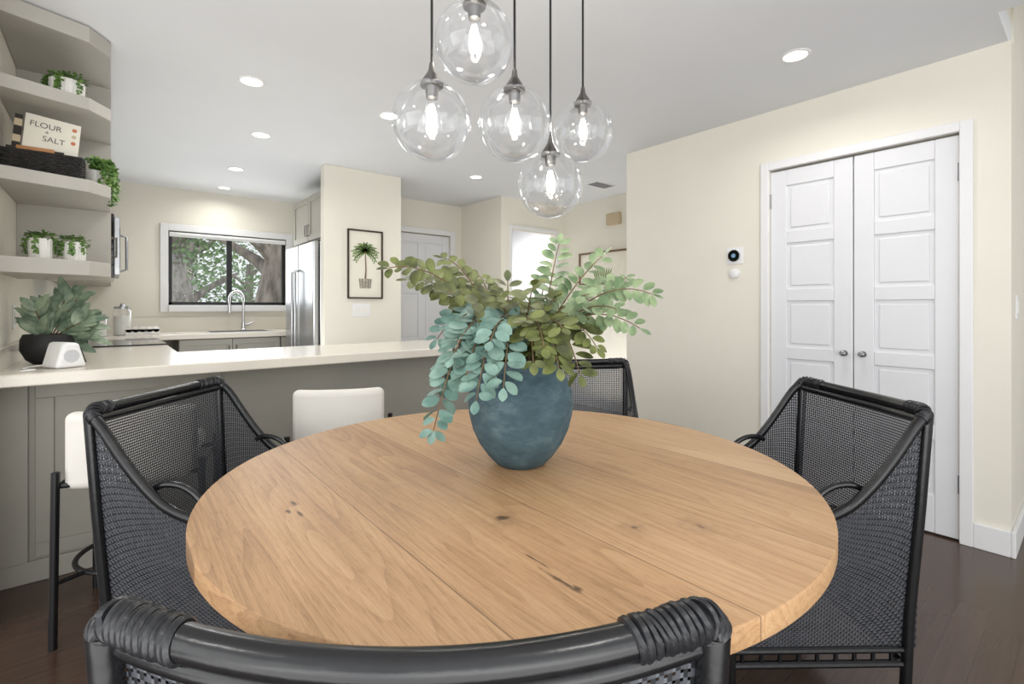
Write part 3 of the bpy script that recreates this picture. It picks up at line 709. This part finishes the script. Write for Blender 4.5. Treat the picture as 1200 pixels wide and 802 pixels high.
bo=thing('cookbook','white cookbook with FLOUR + SALT on its cover, standing in the basket','book',(-.21,2.965,1.758))
bo.rotation_euler=(0,math.radians(5),math.radians(6)); bo.scale=(.93,.93,.93)
B().box(-.10,.09,-.014,-.011,0,.262).box(-.10,.09,.011,.014,0,.262).obj('cover',M['paper'],parent=bo,smooth=False)
B().box(-.103,-.10,-.014,.014,0,.262).obj('spine',M['paper'],parent=bo,smooth=False)
B().box(-.099,.086,-.011,.011,.003,.258).obj('pages',M['plastic'],parent=bo,smooth=False)
text_obj('FLOUR',.036,bo,M['inkl'],(-.088,-.0146,.208),(math.pi/2,0,0))
text_obj('+',.030,bo,M['inkl'],(-.035,-.0146,.180),(math.pi/2,0,0))
text_obj('SALT',.036,bo,M['inkl'],(-.040,-.0146,.148),(math.pi/2,0,0))
b=B()
for (x,z,mi) in ((.068,.232,0),(.068,.200,1),(.068,.168,0)): b.tube([(x,-.0141,z),(x,-.0146,z)],.009,20,mi=mi)
b.obj('cover_dots',[M['dotr'],M['tan']],parent=bo,smooth=False,label='coloured printed circles')
bo2=thing('cookbook','dark-spined cookbook standing beside the white cookbook','book',(-.325,2.955,1.758))
bo2.rotation_euler=(0,math.radians(5),math.radians(6))
B().box(-.012,.012,-.012,.06,0,.24).obj('cover',M['ink'],parent=bo2,smooth=False,bevel=.002)
B().box(-.0125,.0125,-.0125,-.010,.12,.15).box(-.0125,.0125,-.0125,-.010,.19,.22).obj('spine_band',M['tan'],parent=bo2,smooth=False)
rp=thing('rolling_pin','small wooden rolling pin lying on the basket','rolling pin',(-.25,2.915,1.845))
B().tube([(-.06,0,0),(-.058,0,0),(.058,0,0),(.06,0,0)],[.008,.012,.012,.008],14).obj('barrel',M['wood2'],parent=rp)
B().tube([(-.09,0,0),(-.06,0,0)],.006,10).tube([(.06,0,0),(.09,0,0)],.006,10).obj('handle',M['ink'],parent=rp)
tp=thing('trailing_plant','green trailing plant spilling over the middle shelf','plant',(-.06,3.1,1.736))
B().lathe([(0,0),(.03,0),(.042,.09),(.038,.09),(.036,.08),(0,.08)],32).obj('pot',M['ceramic'],parent=tp)
b=B()
for k in range(28):
    a=random.uniform(-2.4,.9); p=V(math.cos(a)*.02,math.sin(a)*.02,.10); vx=math.cos(a)*.014; vy=math.sin(a)*.014; vz=.018
    n=random.randint(8,20) if math.cos(a)>.3 else random.randint(4,7)
    for j in range(n):
        for q in range(2): b.leaf(p,V(random.uniform(-1,1),random.uniform(-1,1),random.uniform(-.8,.5)),V(.3,-.8,.5),random.uniform(.018,.028),.015,0,fold=.2)
        p=p+V(vx,vy,vz); vx*=.78; vy*=.8; vz=max(-.015,vz-.006)
b.obj('foliage',M['lsmall'],parent=tp,recalc=False,angle=180,label='trailing heart-shaped green leaves')
# counter plant
cp=thing('potted_plant','grey-green long-leaved plant in matte black pot on the bar','plant',(-.225,3.10,BZ))
B().lathe([(0,0),(.05,0),(.075,.02),(.095,.065),(.094,.11),(.084,.135),(.076,.135),(.078,.11),(0,.105)],40).obj('pot',M['pot'],parent=cp)
b=B()
for k in range(12):
    ang=math.radians(-10+k*13); rad=random.uniform(.10,.20)*(1.0 if ang<1.9 else .7)
    if .9<ang<2.0: rad+=.06
    d=V(math.cos(ang)*.95,random.uniform(-.55,.25),math.sin(ang)*1.1+.3).normalized()
    if d.x<-.3: d.x=-.3; d.normalize()
    p0=V(0,0,.10); pts=[p0+d*rad*t/5-V(0,0,.03)*(t/5)**2 for t in range(6)]; b.tube(pts,.0028,6,mi=1)
    for j in range(2,6):
        for sg in (-1,1):
            sd=d.cross(V(-.2,-1,.2)).normalized()*sg; dd=sd*.6+d*.9+V(0,random.uniform(-.3,.1),random.uniform(-.1,.3))
            base=pts[j]; ll=random.uniform(.075,.11)
            if base.x+ll*dd.normalized().x<-.11: dd.x=abs(dd.x)*.1
            b.leaf(base,dd,V(random.uniform(-.4,.2),-.8,.6),ll,.038,0,fold=.2,pk=.45,curl=random.uniform(.05,.35))
b.obj('foliage',[M['lspike'],M['stem']],parent=cp,recalc=False,angle=180)
sd=thing('smart_display','small white wedge-shaped smart display on the bar counter','device',(-.155,2.85,BZ+.001),rz=math.radians(-62))
T=Matrix.Rotation(math.pi/2,4,'Y')@Matrix.Rotation(math.pi/2,4,'Z')
b=B(); b.prism([(-.058,0),(.055,0),(.026,.105),(-.030,.110)],-.06,.06,T=T); b.obj('housing',M['plastic'],parent=sd,bevel=.014,seg=5)
B().tube([(.058,-.003,.05),(.0625,-.003,.05)],.027,28).obj('speaker_disc',M['lgreyfab'],parent=sd,label='round light grey fabric speaker')
b=B(); b.prism([(.0565,.016),(.0575,.016),(.0335,.093),(.0325,.093)],-.046,.046,T=T); b.obj('screen',M['darkglass'],parent=sd,smooth=False)
B().tube(catmull([(-.05,-.04,.012),(-.08,-.09,.005),(-.02,-.13,.005),(.05,-.12,.005),(.06,-.17,.005)]),.0028,8).obj('power_cord',M['plastic'],parent=sd)
def jar(label,x,y,r,h):
    e=thing('glass_jar',label,'jar',(x,y,BZ),group='storage jars')
    B().lathe([(0,0),(r,0),(r,h*.8),(r*.8,h*.88),(r*.8,h*.9)],32).obj('jar_body',M['glass'],parent=e)
    B().lathe([(0,.004),(r*.93,.004),(r*.93,h*.65),(0,h*.67)],32).obj('contents',M['ceramic'],parent=e)
    B().lathe([(0,h*.9),(r*.85,h*.9),(r*.85,h*.98),(r*.3,h),(r*.2,h*1.05),(r*.2,h*1.08),(0,h*1.1)],32).obj('lid',M['steel'],parent=e)
jar('tall clear glass storage jar with steel lid',.08,5.75,.07,.27); jar('shorter clear glass storage jar with steel lid',-.08,5.58,.055,.2)
b=B(); b.box(0,.25,-.01,.01,0,.055)
for i in range(5): b.cyl((.025+i*.05,-.01,.055),(.025+i*.05,.01,.055),.028,n=20)
b.obj('scalloped_tray',M['ceramic'],loc=(.10,5.62,BZ),label='white scalloped ceramic holder on the worktop',category='holder')
b=B(); b.lathe([(0,0),(.03,0),(.034,.01),(.034,.12),(.012,.16),(.012,.2),(0,.2)],24); b.obj('bottle',mat('green_bottle',(40,60,40),.2,var=.05),loc=(-.18,5.35,BZ),label='dark green bottle on the worktop',category='bottle')
def plate(name,label,cat,T,w=.07,h=.115,rocker=1):
    b=B(); b.box(-w/2,w/2,-.006,0,-h/2,h/2,T=T); o=b.obj(name,M['plastic'],smooth=False,bevel=.002,label=label,category=cat)
    for i in range(rocker):
        cx=(i-(rocker-1)/2)*.046; B().box(cx-.017,cx+.017,-.010,-.006,-.033,.033,T=T).obj('rocker',M['ceramic'],parent=o,smooth=False,bevel=.002)
LX=Matrix.Rotation(math.pi/2,4,'Z')
plate('wall_outlet','white wall outlet beside the potted plant','outlet',Matrix.Translation((XL,3.3,1.12))@LX)
plate('light_switch','white triple light switch plate below the palm print','switch',Matrix.Translation((1.76,4.3,1.145)),w=.165,rocker=3)
plate('light_switch','white light switch on the stairwell wall','switch',Matrix.Translation((3.45,.27,1.17)))
b=B(); b.box(-.006,0,-.055,.055,-.055,.055)
th=b.obj('thermostat',M['plastic'],loc=(3.25,1.575,1.515),smooth=False,bevel=.003,label='white square thermostat with round black dial',category='thermostat')
B().tube([(-.006,0,0),(-.022,0,0)],.04,32).obj('bezel',M['chrome'],parent=th)
B().tube([(-.022,0,0),(-.0245,0,0)],.037,32).obj('dial',M['darkglass'],parent=th,label='round black glass dial')
B().tube([(-.0245,0,0),(-.025,0,0)],.014,20).obj('readout',mat('blue_readout',(120,160,190),.3,var=.02),parent=th)
B().tube([(0,0,0),(-.018,0,0),(-.022,0,0)],[.032,.032,.026],28).obj('wall_sensor',M['plastic'],loc=(3.25,1.575,1.395),label='small round white wall sensor below the thermostat',category='sensor')
b=B(); b.box(-.05,0,-.09,.09,-.065,.065); b.box(-.054,-.05,-.075,.075,-.05,.05)
b.obj('door_chime',M['tan'],loc=(4.36,3.47,2.155),smooth=False,bevel=.006,label='tan box door chime high on the hall wall',category='door chime')
fr_=thing('framed_print','dark framed print of a potted palm on the white wall','picture',(1.797,4.3,1.56))
W2,H2=.167,.314
b=B()
for q in ((-W2,W2,H2-.014,H2),(-W2,W2,-H2,-H2+.014),(-W2,-W2+.014,-H2+.014,H2-.014),(W2-.014,W2,-H2+.014,H2-.014)): b.box(q[0],q[1],-.022,0,q[2],q[3])
b.obj('frame',M['framebrown'],parent=fr_,smooth=False,bevel=.002)
B().box(-W2+.014,W2-.014,-.008,-.002,-H2+.014,H2-.014).obj('print_paper',M['paper'],parent=fr_,smooth=False)
b=B()
b.tube([(0,-.0095,-.13),(.006,-.0095,-.05),(.002,-.0095,.05),(.0,-.0095,.12)],[.008,.006,.005,.004],8)
b.obj('palm_trunk',M['framelight'],parent=fr_)
b=B()
for k in range(11):
    a=math.radians(-25+k*23); L0=.13 if 20<math.degrees(a)<160 else .11
    pts=[V(math.cos(a)*L0*t/6,-.0097,.12+math.sin(a)*L0*t/6*.9-.06*(t/6)**2) for t in range(7)]
    for i in range(1,7):
        for sg in (-1,1):
            dd=(pts[i]-pts[i-1]).normalized(); sdv=V(-dd.z,0,dd.x)*sg; b.leaf(pts[i-1],dd*.9+sdv*.6,V(0,-1,0),.036,.011,0,fold=0)
b.obj('palm_fronds',M['inkgreen'],parent=fr_,recalc=False)
b=B(); b.prism([(-.05,-.22),(.05,-.22),(.062,-.13),(-.062,-.13)],.0085,.0095,T=Matrix.Rotation(math.pi/2,4,'X'))
b.obj('planter_drawing',mat('printed_planter',(176,168,154),.8,var=.3,vs=60),parent=fr_,smooth=False)
b=B()
for i in range(5): b.tube([(-.05+i*.025,-.0098,-.218),(-.055+i*.0275,-.0098,-.132)],.0016,6)
b.obj('planter_lines',M['ink'],parent=fr_)
hf=thing('framed_print','wood framed print hanging on the hall wall','picture',(4.36,3.62,1.62))
b=B()
for q in ((-.38,.38,.17,.19),(-.38,.38,-.19,-.17),(-.38,-.36,-.17,.17),(.36,.38,-.17,.17)): b.box(-.025,0,q[0],q[1],q[2],q[3])
b.obj('frame',M['framelight'],parent=hf,smooth=False)
B().box(-.01,-.002,-.36,.36,-.17,.17).obj('print_paper',M['paper'],parent=hf,smooth=False)
b=B()
for k in range(9): b.leaf(V(-.0115,-.05+k*.02,-.14),V(0,(k-4)*.12,1),V(-1,0,0),.14,.018,0,fold=0)
b.obj('leaf_drawing',M['inkgreen'],parent=hf,recalc=False)
# ---------------- outside
B().box(-8,14,6.35,34,-.2,-.1).obj('garden_ground',M['grass'],smooth=False,kind='structure')
def tree(x,y,r,lean,label,cz=3.2,spread=1.4,nl=1400):
    e=thing('tree',label,'tree',(x,y,-.1))
    b=B(); b.tube(catmull([(0,0,0),(lean*.3,0,.8),(lean,0,1.8),(lean*1.6,0,3.0)],5),[r*1.2-(r*.5)*i/15 for i in range(16)],16)
    for k in range(6):
        a=k*1.05+.4; z=1.2+.25*k; s=V(lean*z/1.8,0,z); b.tube(catmull([s,s+V(math.cos(a)*.4,math.sin(a)*.3,.4),s+V(math.cos(a)*1.1,math.sin(a)*.8,.8)],4),[r*.45*(1-.09*i) for i in range(9)],8)
    b.obj('trunk',M['bark'],parent=e)
    b=B()
    for i in range(nl):
        d=V(random.gauss(0,1),random.gauss(0,.5),random.gauss(0,.6))*spread*.55
        b.leaf(V(lean,0,cz)+d,V(random.uniform(-1,1),random.uniform(-1,1),random.uniform(-1,.4)),V(random.uniform(-1,1),-1,1),random.uniform(.08,.14),.06,0)
    b.obj('foliage',M['foli'],parent=e,recalc=False,label='green leaves')
tree(2.05,9.3,.33,.25,'large grey-barked garden tree outside the window',cz=3.4,spread=1.0,nl=500)
tree(1.3,11.6,.24,-.3,'leaning garden tree with bright leaves outside the window',cz=2.6,spread=1.4,nl=1000)
tree(1.4,15.2,.18,.1,'leafy garden tree outside the window',cz=1.9,spread=1.8,nl=1600)
tree(4.2,22.0,.2,.1,'distant leafy garden tree behind the parked car',cz=2.2,spread=3.0,nl=2400)
ca=thing('car','dark parked car beyond the garden tree','car',(5.6,13.0,-.1))
T=Matrix.Rotation(math.pi/2,4,'X')
B().prism([(-2.1,.3),(2.1,.3),(2.15,.8),(1.4,1.0),(.9,1.5),(-1.2,1.5),(-1.8,1.0),(-2.15,.9)],-.8,.8,T=T).obj('body',M['carp'],parent=ca,bevel=.08,seg=3)
B().prism([(-1.6,1.03),(1.2,1.03),(.8,1.42),(-1.1,1.42)],.801,.81,T=T).obj('side_window',M['darkglass'],parent=ca,smooth=False)
for x in (-1.35,1.35): B().cyl((x,-.85,.34),(x,-.6,.34),.34,n=28).obj('wheel',M['pot'],parent=ca)
ho=thing('house','neighbouring house with pale horizontal siding behind the trees','house',(-1.2,19.0,-.1))
b=B()
for i in range(22): b.box(-3.4,3.4,-.02+.012*(i%1),3.0,i*.15,i*.15+.142)
b.box(-3.39,3.39,0,2.99,0,3.3); b.obj('siding_wall',M['siding'],parent=ho,smooth=False)
B().prism([(-3.8,3.3),(3.8,3.3),(0,5.0)],-3.2,.3,T=Matrix.Rotation(math.pi/2,4,'X')).obj('roof',M['roof'],parent=ho,smooth=False)
B().box(2.2,2.9,-.04,0,1.2,2.2).obj('house_window',M['darkglass'],parent=ho,smooth=False)
# ---------------- lights
W=bpy.data.worlds.new('World'); sc.world=W; W.use_nodes=True
bg=W.node_tree.nodes['Background']; bg.inputs[0].default_value=(.97,.985,1,1); bg.inputs[1].default_value=1.1
def area(name,loc,tgt,sx,sy,e,col=(1,1,1)):
    l=bpy.data.lights.new(name,'AREA'); l.shape='RECTANGLE'; l.size=sx; l.size_y=sy; l.energy=e; l.color=col
    o=bpy.data.objects.new(name,l); o.location=loc; o.rotation_euler=(Vector(tgt)-Vector(loc)).to_track_quat('-Z','Y').to_euler(); sc.collection.objects.link(o); return o
area('rear_fill_light',(-.5,-2.7,1.5),(1.2,3,1.3),4.5,2.2,60,(1,.995,.98))  # added fill lamp behind the camera, supplementing the world light
area('side_window_light',(-2.8,.5,1.5),(2,1.5,1.3),3.0,2.0,38,(1,.995,.98))
area('kitchen_window_light',(1.03,6.14,1.6),(1.0,3,1.0),1.1,.75,9,(.95,.98,1))
area('hall_room_light',(4.2,5.3,2.35),(4.2,5.3,0),.8,.8,22,(1,1,1))
area('ceiling_fill_light',(-.9,-.9,.9),(-.2,.0,3),2.6,2.6,62,(1,1,1))  # added upward fill behind the camera to brighten the ceiling
area('kitchen_ceiling_fill',(.85,4.3,.35),(.85,4.3,3),.9,1.3,16,(1,1,1))  # added upward fill hidden below the bar, brightens the kitchen ceiling
area('hall_ceiling_fill',(3.85,3.3,.1),(3.85,3.3,3),.7,1.0,11,(1,1,1))  # added upward fill near the hall floor, out of view
sc.view_settings.view_transform='Standard'
# ---------------- camera
cd=bpy.data.cameras.new('camera'); cam=bpy.data.objects.new('camera',cd); sc.collection.objects.link(cam)
cam.location=(0,0,H); cam.rotation_euler=(math.pi/2,0,-YAW); cd.sensor_width=36; cd.sensor_fit='HORIZONTAL'; cd.lens=F*36/1200; cd.shift_y=-(401-HY)/1200; cd.clip_start=.02
sc.camera=cam
